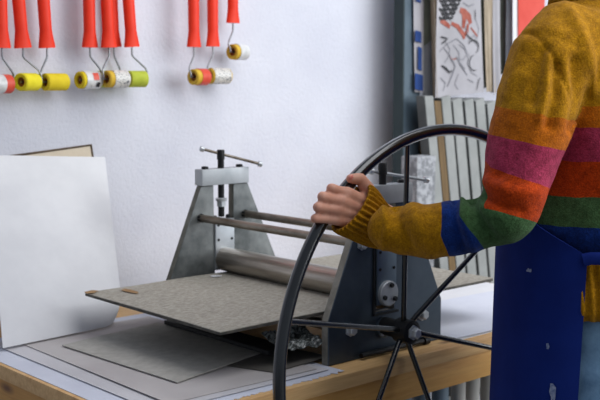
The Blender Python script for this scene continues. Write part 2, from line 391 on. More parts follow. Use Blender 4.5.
# sawn edges are part of the plates; rollers, rods
bm = B(); cyl(bm, (PX, YF1 + .003, zc(-.3515)), (PX, YB0 - .003, zc(-.3515)), .0235, 48)
ru = obj('upper_roller', bm, M['roller_steel'], pr)
bm = B(); cyl(bm, (PX, YF0 - .006, zc(-.353)), (PX, YB1 + .006, zc(-.353)), .011, 24); obj('axle', bm, M['chrome'], ru)
bm = B(); cyl(bm, (PX, YF1 + .003, zc(-.413)), (PX, YB0 - .003, zc(-.413)), .0295, 48); rl = obj('lower_roller', bm, M['roller_steel'], pr)
bm = B(); cyl(bm, (1.262, 1.17, zc(-.411)), (1.262, YB1 + .006, zc(-.411)), .0105, 24); obj('drive_axle', bm, M['chrome'], rl)
for x, z in ((1.2105, -.2655), (1.320, -.266)):
    bm = B(); cyl(bm, (x, YF1 - .002, zc(z)), (x, YB0 + .002, zc(z)), .0075, 20); rd = obj('tie_rod', bm, M['rod'], pr)
    bm = B(); lathe(bm, [(.0085, 0), (.0085, .008)], (x, YB0, zc(z)), (0, -1, 0), 6); obj('lock_nut', bm, M['black_iron'], rd)
    bm = B(); lathe(bm, [(.0105, 0), (.0105, .002), (.0082, .0022), (.0082, .0085), (.0065, .010)], (x, YF0, zc(z)), (0, -1, 0), 6); obj('bolt', bm, M['chrome'], rd)
for x in (1.186, 1.360):
    bm = B(); cyl(bm, (x, YF1 - .002, zc(-.404)), (x, YB0 + .002, zc(-.404)), .0065, 16); rd = obj('tie_rod', bm, M['rod'], pr)
    bm = B(); lathe(bm, [(.0115, 0), (.0115, .002), (.0085, .0022), (.0085, .009), (.0068, .0105)], (x, YF0, zc(-.404)), (0, -1, 0), 6); obj('bolt', bm, M['chrome'], rd)
# flanged bearing disc and slot trim on the near plate
bm = B(); lathe(bm, [(.0215, 0), (.0215, .006), (.020, .0075)], (PX, YF0 - .004, zc(-.3535)), (0, -1, 0), 40); dsc = obj('bearing_flange', bm, M['alu'], pr)
for k in range(3):
    a = math.radians(80 + 120 * k); bm = B()
    lathe(bm, [(.0042, 0), (.0042, .004), (.003, .005)], (PX + .0145 * math.cos(a), YF0 - .0115, zc(-.3535) + .0145 * math.sin(a)), (0, -1, 0), 6); obj('bolt', bm, M['black_iron'], dsc)
bm = B(); box(bm, (1.2375, YF0 - .002, zc(-.385)), (1.243, YF0 - .0001, zc(-.206))); obj('slot_strip', bm, M['black_iron'], pr)
bm = B(); box(bm, (1.2375, YF0 - .004, zc(-.3895)), (1.297, YF0 - .0001, zc(-.3855))); obj('slot_strip', bm, M['black_iron'], pr)
bm = B(); lathe(bm, [(.0175, 0), (.0175, .006), (.015, .0075)], (1.262, YF0 - .0001, zc(-.411)), (0, -1, 0), 32); bb = obj('axle_bearing', bm, M['block_dark'], pr)
for k in range(4):
    a = math.radians(45 + 90 * k); bm = B(); lathe(bm, [(.0035, 0), (.0035, .003)], (1.262 + .0135 * math.cos(a), YF0 - .0075, zc(-.411) + .0135 * math.sin(a)), (0, -1, 0), 6); obj('bolt', bm, M['chrome'], bb)
bm = B(); cyl(bm, (1.205, YF0 - .007, ZT + .0075), (1.365, YF0 - .007, ZT + .0075), .0045, 12); cyl(bm, (1.357, YF0 - .007, ZT + .0075), (1.369, YF0 - .007, ZT + .0075), .0068, 14); obj('clamp_bar', bm, M['black_iron'], pr)
# sliding bed
bm = B(); box(bm, (.948, 1.246, zc(-.3815)), (1.602, 1.640, zc(-.3768)), .001)
def bed_f(u, v):
    x = .948 + .654 * u; y = 1.246 + .394 * v
    return Vector((x, y, zc(-.3755) + .0010 * noise.noise(Vector((x * 9, y * 9, 3)))))
bm2 = B(); sheet(bm2, bed_f, 24, 16, .0012)
bd = obj('bed', bm, M['bed_edge'], pr); obj('bed_felt', bm2, M['bed'], bd, angle=60)

def scrap(name, px_pts, m):
    bm = B(); bm.faces.new([bm.verts.new(atZ(x, y, zc(-.3738))) for x, y in px_pts]); obj(name, bm, m, bd, smooth=False)
scrap('tape_scrap', [(121, 290), (125, 288.5), (131, 289.5), (139, 292), (137, 293.5), (131, 292.5), (126, 291.5)], M['scrap_tan'])
scrap('tape_scrap', [(84, 292), (92, 290), (99, 290.5), (94, 293), (87, 293.4)], M['scrap_tan'])
scrap('paper_scrap', [(209.5, 276), (213, 275), (222, 275.4), (222, 276.3), (213, 276.8)], M['paper'])
# hand wheel (part of the press: turns the lower roller)
WX, WY, WZ, WR = 1.2631, 1.08, zc(-.417), .3405
HY = 1.158; HX = 1.2605; HZ = zc(-.408)
bm = B(); tube(bm, [(WX + WR * math.cos(2 * PI * k / 128), WY, WZ + WR * math.sin(2 * PI * k / 128)) for k in range(128)], .0092, 20, closed=True)
wh = obj('hand_wheel', bm, M['black_paint'], pr); wh['label'] = 'large black hand wheel with six thin spokes'
for k in range(6):
    a = math.radians(45 + 60 * k); d = Vector((math.cos(a), 0, math.sin(a))); h = Vector((HX, HY, HZ))
    bm = B(); tube(bm, [h + d * .010, h + d * .03 + Vector((0, -.004, 0)), Vector((WX, WY, WZ)) + d * (WR - .004)], [.0046, .0046, .0040], 12); obj('spoke', bm, M['black_paint'], wh)
bm = B(); lathe(bm, [(.014, -.018), (.0195, -.016), (.0205, .012), (.015, .014), (.015, .046)], (HX, HY, HZ), (0, 1, 0), 32); obj('hub', bm, M['black_iron'], wh)
bm = B(); lathe(bm, [(.0125, 0), (.0125, .002), (.0092, .0022), (.0092, .010), (.007, .012)], (HX, HY - .018, HZ), (0, -1, 0), 6); obj('hub_bolt', bm, M['chrome'], wh)

# ------------------------------------------------------------------ papers on the bench
def flat(name, px, z, m, label, cat, group=None, th=.0008, nu=10, nv=10, wob=.0, deckle=None, curl=None):
    p = [atZ(x, y, z) for x, y in px] if not isinstance(px[0], Vector) else px
    f = quad_f(*p)
    def g(u, v):
        q = f(u, v)
        if deckle and v == 0: q += Vector((0, .008 * noise.noise(Vector((u * 55, 1, 0))) + .006 * noise.noise(Vector((u * 170, 5, 0))), 0))
        if wob: q.z += wob * (noise.noise(Vector((q.x * 7, q.y * 7, z * 50))) + .6)
        if curl: q.z += curl(u, v)
        return q
    bm = B(); sheet(bm, g, nu, nv, th)
    zmin = min(v.co.z for v in bm.verts)
    return tag(obj(name, bm, m, angle=60), label, cat, group)
z0 = ZT + .0010
V = Vector
def fr(x0, y0, x1, y1, z, rot=0):
    """corner order: front-left, front-right, back-right, back-left"""
    c = V(((x0 + x1) / 2, (y0 + y1) / 2, z)); R_ = Matrix.Rotation(math.radians(rot), 3, 'Z')
    return [R_ @ (V((x, y, z)) - c) + c for x, y in ((x0, y0), (x1, y0), (x1, y1), (x0, y1))]
GP = 'sheets stacked on the bench'
flat('paper_sheet', fr(.757, 1.172, 1.136, 1.735, z0), z0, M['paper_blue'], 'large white sheet with ragged front edge, lowest on the bench', 'paper', GP, nu=120, nv=12, deckle=True, curl=lambda u, v: .0012 * max(0, u - .9) * 10 * max(0, .12 - v) * 8)
flat('paper_sheet', fr(.797, 1.19, 1.12, 1.70, z0 + .0022), z0, M['paper_grey'], 'off-white sheet lying just above the ragged white sheet', 'paper', GP)
flat('paper_sheet', fr(.829, 1.205, 1.11, 1.69, z0 + .0036, -1.2), z0, M['paper_lilac'], 'pale grey sheet with a lifted left edge under the grey cardboard', 'paper', GP, nu=16, nv=16, curl=lambda u, v: .0022 * max(0, .12 - u) * 8 * (1 - v))
flat('cardboard_sheet', [atZ(177, 382, z0 + .0068), atZ(266, 351, z0 + .0068), atZ(158, 322, z0 + .0068), atZ(62, 345, z0 + .0068)], z0, M['card'], 'large grey cardboard sheet topmost of the stack on the bench', 'cardboard', GP, th=.0014)
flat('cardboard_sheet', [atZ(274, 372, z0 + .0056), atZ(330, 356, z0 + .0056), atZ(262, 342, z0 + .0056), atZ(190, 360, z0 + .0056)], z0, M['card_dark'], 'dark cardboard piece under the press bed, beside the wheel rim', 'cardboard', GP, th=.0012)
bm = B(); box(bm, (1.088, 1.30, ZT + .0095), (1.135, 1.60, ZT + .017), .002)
tag(obj('shade_board', bm, M['shade_black']), 'black shade board standing in for the shadow under the press bed', 'board')  # dark board added to paint the shade below the bed
def film_f(u, v):
    x = 1.068 + .092 * u; y = 1.244 + .05 * v
    return V((x, y, ZT + .030 + .022 * v + .006 * noise.noise(V((x * 60, y * 60, 0))) + .004 * noise.noise(V((x * 150, y * 150, 2)))))
bm = B(); sheet(bm, film_f, 40, 24, .001); 
tag(obj('plastic_film', bm, M['plastic'], angle=80), 'crumpled clear plastic film tucked under the press bed next to the near plate', 'plastic film')
flat('paper_sheet', fr(1.43, 1.185, 1.893, 1.62, z0, .6), z0, M['paper'], 'bright white sheet on the bench right of the press', 'paper', 'white sheets right of the press')
flat('paper_sheet', fr(1.42, 1.178, 1.86, 1.42, z0 + .0022, -2.5), z0, M['paper_blue'], 'white sheet with curling front edge on top, right of the press', 'paper', 'white sheets right of the press', nu=16, nv=16, curl=lambda u, v: .012 * max(0, .3 - v) ** 1.3 * (0.3 + u))

# leaning boards at left
def lean(name, pbl, pbr, ptr, ptl, m, th, label, cat, nu=16, nv=16, warp=None):
    f = quad_f(pbl, pbr, ptr, ptl)
    n = ((pbr - pbl).cross(ptl - pbl)).normalized()
    def g(u, v):
        q = f(u, v)
        if warp: q = q + warp(u, v, n)
        return q
    bm = B(); sheet(bm, g, nu, nv, th); return tag(obj(name, bm, m, angle=60), label, cat)
pbl = atZ(3, 348, ZT + .0085); pbr = atZ(124, 323, ZT + .0085)
ptr = atY(105, 157, 1.905); ptl = atY(-14, 155, 1.895)
def wp(u, v, n):
    # lower right corner curls forward, soft belly
    k = max(0, u - .8) / .2 * max(0, .18 - v) / .18
    return n * (-.0 + .006 * math.sin(PI * u) * math.sin(PI * v)) + V((-.014, .012, .004)) * k * k
lean('paper_sheet', pbl, pbr, ptr, ptl, M['paper'], .0015, 'big blank white sheet leaning on the wall at left', 'paper', 30, 30, wp)
bb = thing('drawing_board', 'beige board with dark edge leaning behind the big white sheet', 'board', (.75, 1.85, ZT))
q_tr = atY(91, 145, 1.936); q_tl = atY(-60, 166, 1.936); dwn = V((.010, -.13, -.59)); qs = (q_tr - q_tl)
def shift_to(p, dz): return p + dwn * (dz / .59)
b_r = q_tr + dwn * ((q_tr.z - ZT - .002) / .59); b_l = q_tl + dwn * ((q_tl.z - ZT - .002) / .59)
bm = B(); sheet(bm, quad_f(b_l, b_r, q_tr, q_tl), 2, 2, .008); panel = obj('panel', bm, M['beige'], bb)
bm = B()
tube(bm, [b_r, q_tr, q_tl], [.0028] * 3, 8); obj('edge_strip', bm, M['dark_edge'], bb)

# ------------------------------------------------------------------ mini rollers on the wall
rail = thing('peg_rail', 'wooden peg rail on the white wall above the orange handles', 'rack', (1.2, WALL_Y, 1.60))
bm = B(); box(bm, (.55, WALL_Y - .018, 1.66), (1.75, WALL_Y - .0005, 1.70), .003); rb = obj('rail_board', bm, M['pine'], rail)
RY = 1.905
def mini_roller(hx, hy_, bend, rx, ry, foam, wrap, label, group, y=RY, yaw=0, tilt=0, L=.052, wraps=()):
    """hx,hy_: handle bottom in the picture, bend: side the wire swings to, rx,ry: roller centre in the picture"""
    h = atY(hx, hy_, y); c = atY(rx, ry, y)
    t = thing('mini_roller', label, 'paint roller', h, group)
    tl = math.radians(tilt); up = V((math.sin(tl), 0, math.cos(tl)))
    hl = 1.655 - h.z
    prof = [(0, .0182, .0085), (.004, .0180, .0085), (.020, .0150, .0095), (.034, .0126, .0108), (hl * .6, .0128, .0112), (hl - .02, .0128, .0105), (hl - .006, .0105, .008), (hl, .006, .005)]
    bm = B(); tube(bm, [h + up * a for a, _, _ in prof], [(q, p) for _, p, q in prof], 20, ref=V((0, 1, 0)))
    hn = obj('handle', bm, M['orange'], t, angle=50)
    top = h + up * hl
    bm = B(); tube(bm, [(top.x, WALL_Y, top.z + .012), (top.x, y - .004, top.z + .016)], .0022, 8); tube(bm, [top + V((0, 0, -.004)), top + V((0, 0, .014)), top + V((0, .003, .019)), top + V((0, .006, .014))], .0016, 8)
    obj('hanging_loop', bm, M['wire'], hn)
    ax = Matrix.Rotation(math.radians(yaw), 3, 'Z') @ V((1, 0, 0))
    e = c + ax * (L / 2 * bend)                    # end of the foam the wire enters
    out = e + ax * (.005 * bend)
    p0 = h + V((0, 0, .004)); p1 = h - V((0, 0, .016)); p2 = V((out.x, y, c.z + .020)); 
    bm = B(); pts = [p0, p1, p1 + (p2 - p1) * .08 - V((0, 0, .002)), p1 + (p2 - p1) * .9, p2 - V((0, 0, .004)), V((out.x, out.y, c.z + .005)), out, e, c - ax * (L / 2 * bend * .9)]
    tube(bm, pts, .0020, 10); obj('wire', bm, M['wire'], t)
    bm = B(); R0 = .0172; rin = .0095
    _lathe(bm, [(rin, -L / 2 + .001), (R0 - .002, -L / 2), (R0, -L / 2 + .002), (R0, L / 2 - .002), (R0 - .002, L / 2), (rin, L / 2 - .001), (rin, -L / 2 + .001)], c, ax, 32, cap=False)
    rr = obj('foam_sleeve', bm, foam, t)
    bm = B(); _lathe(bm, [(.0035, -L / 2 + .006), (rin + .0004, -L / 2 + .006), (rin + .0004, L / 2 - .006), (.0035, L / 2 - .006), (.0035, -L / 2 + .006)], c, ax, 24, cap=False); obj('core', bm, M['core'], rr)
    for a, b_, mm in wraps:
        bm = B(); _lathe(bm, [(R0 + .0004, a * L), (R0 + .0011, a * L), (R0 + .0011, b_ * L), (R0 + .0004, b_ * L)], c, ax, 32, cap=False); obj('label_wrap', bm, mm, rr)
    return t
GR = 'mini foam rollers with orange handles hanging on the wall'
mini_roller(2, 48, 1, -1, 84, M['foam_y'], 0, 'orange-handled roller in white wrap with red spot, cut by left picture edge', GR, yaw=14, wraps=[(-.48, .1, M['wrap_clear']), (.1, .46, M['wrap_red'])])
mini_roller(23, 48, 1, 28, 82, M['foam_y'], 0, 'orange-handled roller, bright yellow foam, hollow end showing, second from left', GR, yaw=27, tilt=-4, L=.050)
mini_roller(47, 48, -1, 55, 82, M['foam_y2'], 0, 'orange-handled roller, deep yellow foam, third from left', GR, tilt=-3, L=.052, yaw=8, y=1.912)
mini_roller(90, 47.5, 1, 88.5, 80, M['foam_y2'], 0, 'orange-handled roller in white wrap with red square, left end of the middle cluster', GR, L=.050, yaw=10, wraps=[(-.34, .46, M['wrap_clear'])])
mini_roller(109, 47.5, -1, 116, 79, M['foam_o'], 0, 'orange-handled roller in white printed wrap, in front within the middle cluster', GR, y=1.888, tilt=-2, yaw=6, wraps=[(-.26, .46, M['wrap_print'])])
mini_roller(114, 47, 1, 108, 79, M['foam_g'], 0, 'orange-handled roller half hidden behind its printed neighbour in the middle cluster', GR, y=1.9315, tilt=-2, L=.05)
mini_roller(132, 47, 1, 137, 79, M['foam_g'], 0, 'orange-handled roller with green-yellow foam, right end of the middle cluster', GR, tilt=-4, L=.040, yaw=-6)
mini_roller(194, 47, -1, 199, 77, M['foam_o'], 0, 'orange-handled roller with red banded wrap, left of the right-hand cluster', GR, y=1.892, yaw=12, L=.042, wraps=[(-.15, .5, M['wrap_red'])])
mini_roller(213, 46.5, -1, 219, 76, M['foam_o'], 0, 'orange-handled roller in silvery printed wrap, middle of the right-hand cluster', GR, y=1.912, L=.054, wraps=[(-.42, .42, M['wrap_print'])])
mini_roller(233, 23, -1, 238, 52, M['foam_o'], 0, 'orange-handled roller in clear wrap hung higher than the others, far right', GR, L=.046, yaw=14, wraps=[(-.22, .48, M['wrap_clear'])])
# printed marks on two of the wrappers
for t in [o for o in C.objects if o.get('label', '').startswith('orange-handled roller in white wrap with red square')]:
    rr = [o for o in t.children if o.name.startswith('foam_sleeve')][0]; c = atY(88.5, 80, RY)
    def patch(name, x0, x1, a0, a1, mm):
        bm = B(); R1 = .0186
        sheet(bm, lambda u, v: V((c.x + x0 + (x1 - x0) * u, c.y - R1 * math.cos(math.radians(a0 + (a1 - a0) * v)), c.z + R1 * math.sin(math.radians(a0 + (a1 - a0) * v)))), 2, 8, .0003); obj(name, bm, mm, rr)
    patch('red_mark', .002, .015, 0, 50, M['wrap_red']); patch('dark_mark', .010, .017, -50, -15, M['ink']); patch('dark_mark', -.006, -.001, -50, -22, M['ink_grey'])

# ------------------------------------------------------------------ storage rack at right
RFY = 1.85
rk = thing('storage_rack', 'blue-grey steel storage rack upright at the end of the white wall', 'rack', (2.3, 1.87, 0))
def upright(x0, x1, y0, y1):
    bm = B(); box(bm, (x0, y0, 0), (x1, y1, 2.1), .001); return bm
obj('upright', upright(2.0, 2.0595, RFY, RFY + .030), M['post'], rk, smooth=False)
bm = B(); box(bm, (1.9965, RFY + .001, 0), (2.0, RFY + .034, 2.1)); obj('upright_flange', bm, M['post_side'], rk, smooth=False)
obj('upright', upright(2.95, 3.0, RFY, RFY + .030), M['post'], rk, smooth=False)
for z in (2.05, .52):
    bm = B(); box(bm, (2.0605, RFY + .0, z), (2.949, RFY + .03, z + .03), .001); obj('crossbar', bm, M['post'], rk, smooth=False)
bm = B(); box(bm, (2.0605, RFY - .06, .50), (2.949, WALL_Y - .004, .519), .001); obj('shelf', bm, M['canvas_shade'], rk, smooth=False)
# upright boards seen edge on (each leans a little to the left)
SHZ = .5205
def edge_board(pxl, pxr, ytop, lean_px, m, label, cat, group, yb=1.79, slant=0.0, depth=.12):
    a = atY(pxl, ytop, yb); b = atY(pxr, ytop, yb)
    w = (b.x - a.x); zt = a.z; dx = lean_px
    bm = B()
    lo = [(a.x + dx, yb), (a.x + dx + w, yb), (a.x + dx + w, yb + depth), (a.x + dx, yb + depth)]
    hi = [(a.x, yb), (a.x + w, yb), (a.x + w, yb + depth), (a.x, yb + depth)]
    vb = [bm.verts.new((x, y, SHZ)) for x, y in lo]; vt = [bm.verts.new((x, y, zt + slant * i_)) for (x, y), i_ in zip(hi, (0, 1, 1, 0))]
    bm.faces.new(vb[::-1]); bm.faces.new(vt)
    for k in range(4): bm.faces.new((vb[k], vb[(k + 1) % 4], vt[(k + 1) % 4], vt[k]))
    bmesh.ops.bevel(bm, geom=list(bm.edges), offset=.0012, segments=1, affect='EDGES')
    o = tag(obj(name_for(cat), bm, m, smooth=False), label, cat, group)
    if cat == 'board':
        o.data.materials.append(M['canvas_shade'])  # sides take the darker copy: painted shade between the boards
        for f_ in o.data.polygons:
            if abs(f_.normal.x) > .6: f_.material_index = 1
    return o
def name_for(cat): return {'board': 'canvas_board', 'plank': 'wooden_plank'}[cat]
GB = 'boards standing on edge in the rack'
edge_board(424.5, 433.5, 96, .125, M['canvas'], 'grey-white board on edge, left of the brown plank in the rack', 'board', GB, depth=.03)
edge_board(434.5, 441, 101, .125, M['brown_wood'], 'dark brown plank standing between grey-white boards in the rack', 'plank', GB)
for i, (a, b_, y) in enumerate(((441.5, 450.5, 98.5), (452.5, 462, 101), (464.5, 473.5, 101.5), (475.5, 484.5, 101), (487, 496, 104), (499, 508, 104))):
    edge_board(a, b_, y, .125, M['canvas'], 'grey-white board on edge, %s right of the brown plank' % ('first', 'second', 'third', 'fourth', 'fifth', 'sixth')[i], 'board', GB, slant=.008, depth=.10)
p0 = atY(417, 157, 1.72); p1 = atY(436, 157, 1.72)
bm = B(); box(bm, (p0.x, 1.72, 0), (p1.x, 1.77, p0.z), .004)
bmesh.ops.subdivide_edges(bm, edges=list(bm.edges), cuts=6, use_grid_fill=True)
for v in bm.verts: v.co += V((.002 * noise.noise(v.co * 30), .003 * noise.noise(v.co * 24), 0))
tag(obj('concrete_post', bm, M['stone']), 'speckled grey concrete post standing behind the bench end, beside the steel upright', 'post')
# hanging prints
hr = thing('hanging_rail', 'thin steel rail carrying the hanging prints beside the steel upright', 'rail', (2.4, 1.80, 1.75))
bm = B(); cyl(bm, (2.0, 1.846, 1.75), (3.0, 1.846, 1.75), .004, 12); obj('bar', bm, M['wire'], hr)
def hang(name, xl0, xr0, xlb, xrb, yb_l, yb_r, Y, m, label, wave=.0, group='prints hanging in the rack', dy=0.0, y_right=None):
    Yr = Y if y_right is None else y_right
    zt = 1.749
    tl = atY(xl0, 0, Y); tr = atY(xr0, 0, Yr); bl = atY(xlb, yb_l, Y); br = atY(xrb, yb_r, Yr)
    # continue the sides up to the rail
    tl2 = bl + (tl - bl) * ((zt - bl.z) / (tl.z - bl.z)); tr2 = br + (tr - br) * ((zt - br.z) / (tr.z - br.z))
    f = quad_f(bl, br, tr2, tl2); w = (br - bl).length
    def g(u, v):
        q = f(u, v); q.y += wave * math.sin(u * PI * 2 + v * 3) * (1 - .5 * v) + dy * (1 - v) ** 2; return q
    bm = B(); sheet(bm, g, 10, 24, .0008); o = tag(obj(name, bm, m, angle=70), label, 'print', group)
    return o, (bl, br, tr2, tl2), g
hang('art_print', 414, 424, 415, 424, 92, 92, 1.842, M['print_white'], 'white print with blue shapes beside the steel upright', .002)
o_b = C.objects[-1]
hang('art_print', 424, 432.5, 423, 433, 96, 97, 1.846, M['print_grey'], 'grey print with an olive upper half, between blue print and cream sheets', .002)
o_g = C.objects[-1]
hang('art_print', 431, 435, 433, 437, 98, 98, 1.835, M['print_cream'], 'narrow cream sheet seen edge-on left of the figure drawing', .003, y_right=1.80)
hang('art_print', 435, 438.5, 434.5, 438, 96, 97, 1.815, M['print_cream'], 'buff sheet edge-on touching the figure drawing', .002)
o_d, cor, gd = hang('art_print', 438, 481.5, 435.5, 484, 98, 92, 1.80, M['print_white'], 'large print with black scales, coral wash and looping line drawing', .004)
hang('art_print', 481, 487, 483, 490, 90, 84, 1.83, M['olive'], 'dark green print strip just right of the figure drawing', .002)
hang('art_print', 485, 490, 487, 492, 92, 91, 1.815, M['print_cream'], 'cream sheet hanging edge-on, first right of the dark green strip', .004)
hang('art_print', 490, 495, 491, 496, 93, 92, 1.812, M['print_cream'], 'cream sheet hanging edge-on, second right of the dark green strip', .004)
hang('art_print', 494, 501, 494, 501, 95, 90, 1.805, M['print_white'], 'pale sheet with curved edge, near the orange shoulder', .005)
hang('art_print', 500, 508, 500, 508, 75, 72, 1.84, M['olive'], 'dark olive sheet put in for the dark gap near the shoulder', .001)  # sheet added to fill a dark gap between the prints
hang('art_print', 507, 514, 506, 514, 75, 75, 1.82, M['print_grey'], 'grey sheet between the dark gap sheet and the white margin', .002)
hang('art_print', 513, 519, 513, 519, 75, 75, 1.80, M['paper'], 'white sheet margin left of the coral red print', .001)
hang('art_print', 518.5, 545, 518.5, 545, 70, 70, 1.795, M['coral_sheet'], 'coral red print showing above the mustard shoulder', .001)
def mark(o, g, pts, r, m, name, off=.0016):
    """brush stroke lying on the print: pts in (u from left, v from bottom) """
    bm = B(); P = []
    for u, v in pts:
        q = g(u, v); P.append(V((q.x, q.y - off, q.z)))
    # ribbon
    n = len(P); A = []
    for i in range(n):
        t = (P[min(i + 1, n - 1)] - P[max(i - 1, 0)]).normalized(); s = V((-t.z, 0, t.x)); k = r * (.35 + .65 * math.sin(PI * (i + .5) / n))
        A.append((bm.verts.new(P[i] + s * k), bm.verts.new(P[i] - s * k)))
    for a, b_ in zip(A, A[1:]): bm.faces.new((a[0], a[1], b_[1], b_[0]))
    return bm
def merge(bms):
    out = B()
    for b_ in bms:
        me = bpy.data.meshes.new('t'); b_.to_mesh(me); b_.free(); out.from_mesh(me); bpy.data.meshes.remove(me)
    return out
def to_uv(x, y):
    """picture point on the large print -> (u,v) by the print's own corners"""
    p = atY(x, y, 1.80); bl, br, tr, tl = cor
    v = (p.z - bl.z) / (tl.z - bl.z); xl = bl.x + (tl.x - bl.x) * v; xr = br.x + (tr.x - br.x) * v
    return ((p.x - xl) / (xr - xl), v)
def arc(cx, cy, rx, ry, a0, a1, n=9): return [(cx + rx * math.cos(math.radians(a0 + (a1 - a0) * i / n)), cy - ry * math.sin(math.radians(a0 + (a1 - a0) * i / n))) for i in range(n + 1)]
def strokes(lst, name, mm, off):
    for k_, (pts_, r_) in enumerate(lst): obj(name, mark(o_d, gd, [to_uv(*p) for p in pts_], r_, mm, '', off + .00004 * k_), mm, o_d, smooth=False)
bl_ = []
for j in range(5):
    for i in range(5):
        x = 442 + i * 4.0 + (j % 2) * 2.0; y = -1 + j * 4.4
        if x < 460 - j * 1.6:
            bl_.append((arc(x, y, 1.9, 2.6, 175, 365, 8), .0032))
            if (i + j) % 2: bl_.append(([(x - .4, y - 1.2), (x + .2, y - .4), (x + .4, y + .6)], .0035))
bl_ += [([(441, 37), (444, 38), (447.5, 39.5), (445, 42), (442, 44)], .0022), ([(442, 66), (446, 69), (450, 74)], .0028), ([(449, 74), (452, 72)], .002), ([(478.5, 82), (476.5, 87), (475, 94)], .0016), ([(474.5, 12), (475, 17), (474.5, 22)], .0016)]
bl_ += [(arc(472, 50, 6, 7, 150, -60, 12), .0018), (arc(473, 66, 5.5, 8, 100, 290, 12), .0016), ([(463, 36), (468, 40), (474, 44), (478, 50)], .0013)]
strokes(bl_, 'ink_stroke', M['ink'], .0020)
gl_ = [([(446, 42), (450, 50), (449, 58), (445, 64)], .0012), ([(453, 46), (458, 54), (459, 64), (464, 72)], .0011), ([(468, 56), (466, 66), (470, 76), (476, 80)], .0012), ([(476, 22), (479, 32), (477, 42)], .0012), ([(441, 78), (446, 84), (444, 92)], .0013), ([(458, 76), (455, 86), (458, 92)], .0011), ([(462, 4), (468, 8), (474, 6)], .0013), ([(466, 82), (472, 86)], .0013), ([(440, 52), (447, 45), (456, 40), (463, 48), (466, 56), (462, 62), (455, 60)], .0012), ([(452, 60), (455, 68), (452, 78), (448, 88)], .0022), ([(456, 58), (460, 68), (466, 78)], .0016), ([(444, 48), (450, 56), (452, 64)], .0012), ([(467, 44), (470, 40), (474, 38), (476, 42)], .0014), ([(458, 46), (464, 52), (466, 60)], .0012), ([(464, 28), (466, 36), (470, 42)], .0014)]
strokes(gl_, 'grey_stroke', M['ink_grey'], .0014)
cl_ = [([(459, 11), (463, 14), (468, 19), (470, 26)], .011), ([(462, 15), (463, 22), (462, 30)], .008), ([(441, 21), (446, 24), (450, 28)], .007), ([(451, 24), (457, 28), (462, 36), (463, 41)], .007), ([(467, 26), (466, 33), (463, 38)], .006), ([(470, 30), (474, 35), (478, 40)], .003), ([(450, 56), (452, 61), (457, 60)], .002)]
strokes(cl_, 'coral_stroke', M['coral'], .0008)
for (a, b_, c_, d_) in ((415.2, 30, 421.5, 43), (418, 46, 421.8, 71), (415, 73, 423, 91), (416, -2, 421, 3)):
    q = [atY(a, b_, 1.8385), atY(c_, b_ + 2, 1.8385), atY(c_, d_, 1.8385), atY(a, d_ - 2, 1.8385)]
    bm = B(); bm.faces.new([bm.verts.new(p) for p in q]); obj('blue_shape', bm, M['blue_ink'], o_b, smooth=False)
bm = B(); q = [atY(424, -14, 1.842), atY(432, -14, 1.842), atY(431.5, 40, 1.842), atY(424, 46, 1.842)]; bm.faces.new([bm.verts.new(p) for p in q]); obj('olive_wash', bm, M['olive'], o_g, smooth=False)

# ------------------------------------------------------------------ tubes under the bench
GT = 'cardboard tubes standing under the bench'
for i, (x, mm, lab) in enumerate(((404, 'tube_blue', 'blue-grey tube under the bench, leftmost of the row, in shadow'), (423, 'tube_blue', 'blue-grey tube under the bench, second of the row'), (441, 'tube_blue', 'wide blue-grey tube under the bench beside the dark gap'), (459, 'tube_grey', 'grey tube under the bench just right of the dark gap'), (473, 'tube_grey', 'grey tube under the bench, second from the apron'), (489, 'tube_grey', 'pale grey tube under the bench next to the blue apron'))):
    p = atY(x, 392, 1.30); t = V((p.x + .012, 1.30, 0)); tp = V((p.x - .004, 1.30, .82)); bm = B()
    r_ = .0145 if i in (3, 4) else .0165
    tube(bm, [t, t + (tp - t) * .5, tp], r_, 32); tag(obj('cardboard_tube', bm, M[mm]), lab, 'tube', GT)

# ------------------------------------------------------------------ the printmaker
BC = V((1.381, .873, 0)); a33 = math.radians(33)
DF = (-RT * math.cos(a33) + FH * math.sin(a33)).normalized()      # facing
DL = (-FH * math.cos(a33) - RT * math.sin(a33)).normalized()      # the person's left
per = thing('person', 'person in a striped mustard sweater and blue apron turning the press wheel', 'person', (BC.x, BC.y, 0))
def bp(l, d, z): return BC + DL * l + DF * d + V((0, 0, z))
def ring_loft(bm, rings, seg=48):
    """rings: (l, d, z, a, b)"""
    R_ = []
    for l, d, z, a, b_ in rings:
        R_.append([bm.verts.new(bp(l + a * math.sin(2 * PI * k / seg), d + b_ * math.cos(2 * PI * k / seg), z)) for k in range(seg)])
    for p, q in zip(R_, R_[1:]):
        for k in range(seg): bm.faces.new((p[k], p[(k + 1) % seg], q[(k + 1) % seg], q[k]))
    bm.faces.new(R_[0][::-1]); bm.faces.new(R_[-1])
def rimD(x, y): r = ray(x, y); return WY / r.y
def hp(x, y, off): return atD(x, y, rimD(x, y) + off)
mir = lambda p: V((2 * WX - p.x, p.y, p.z))

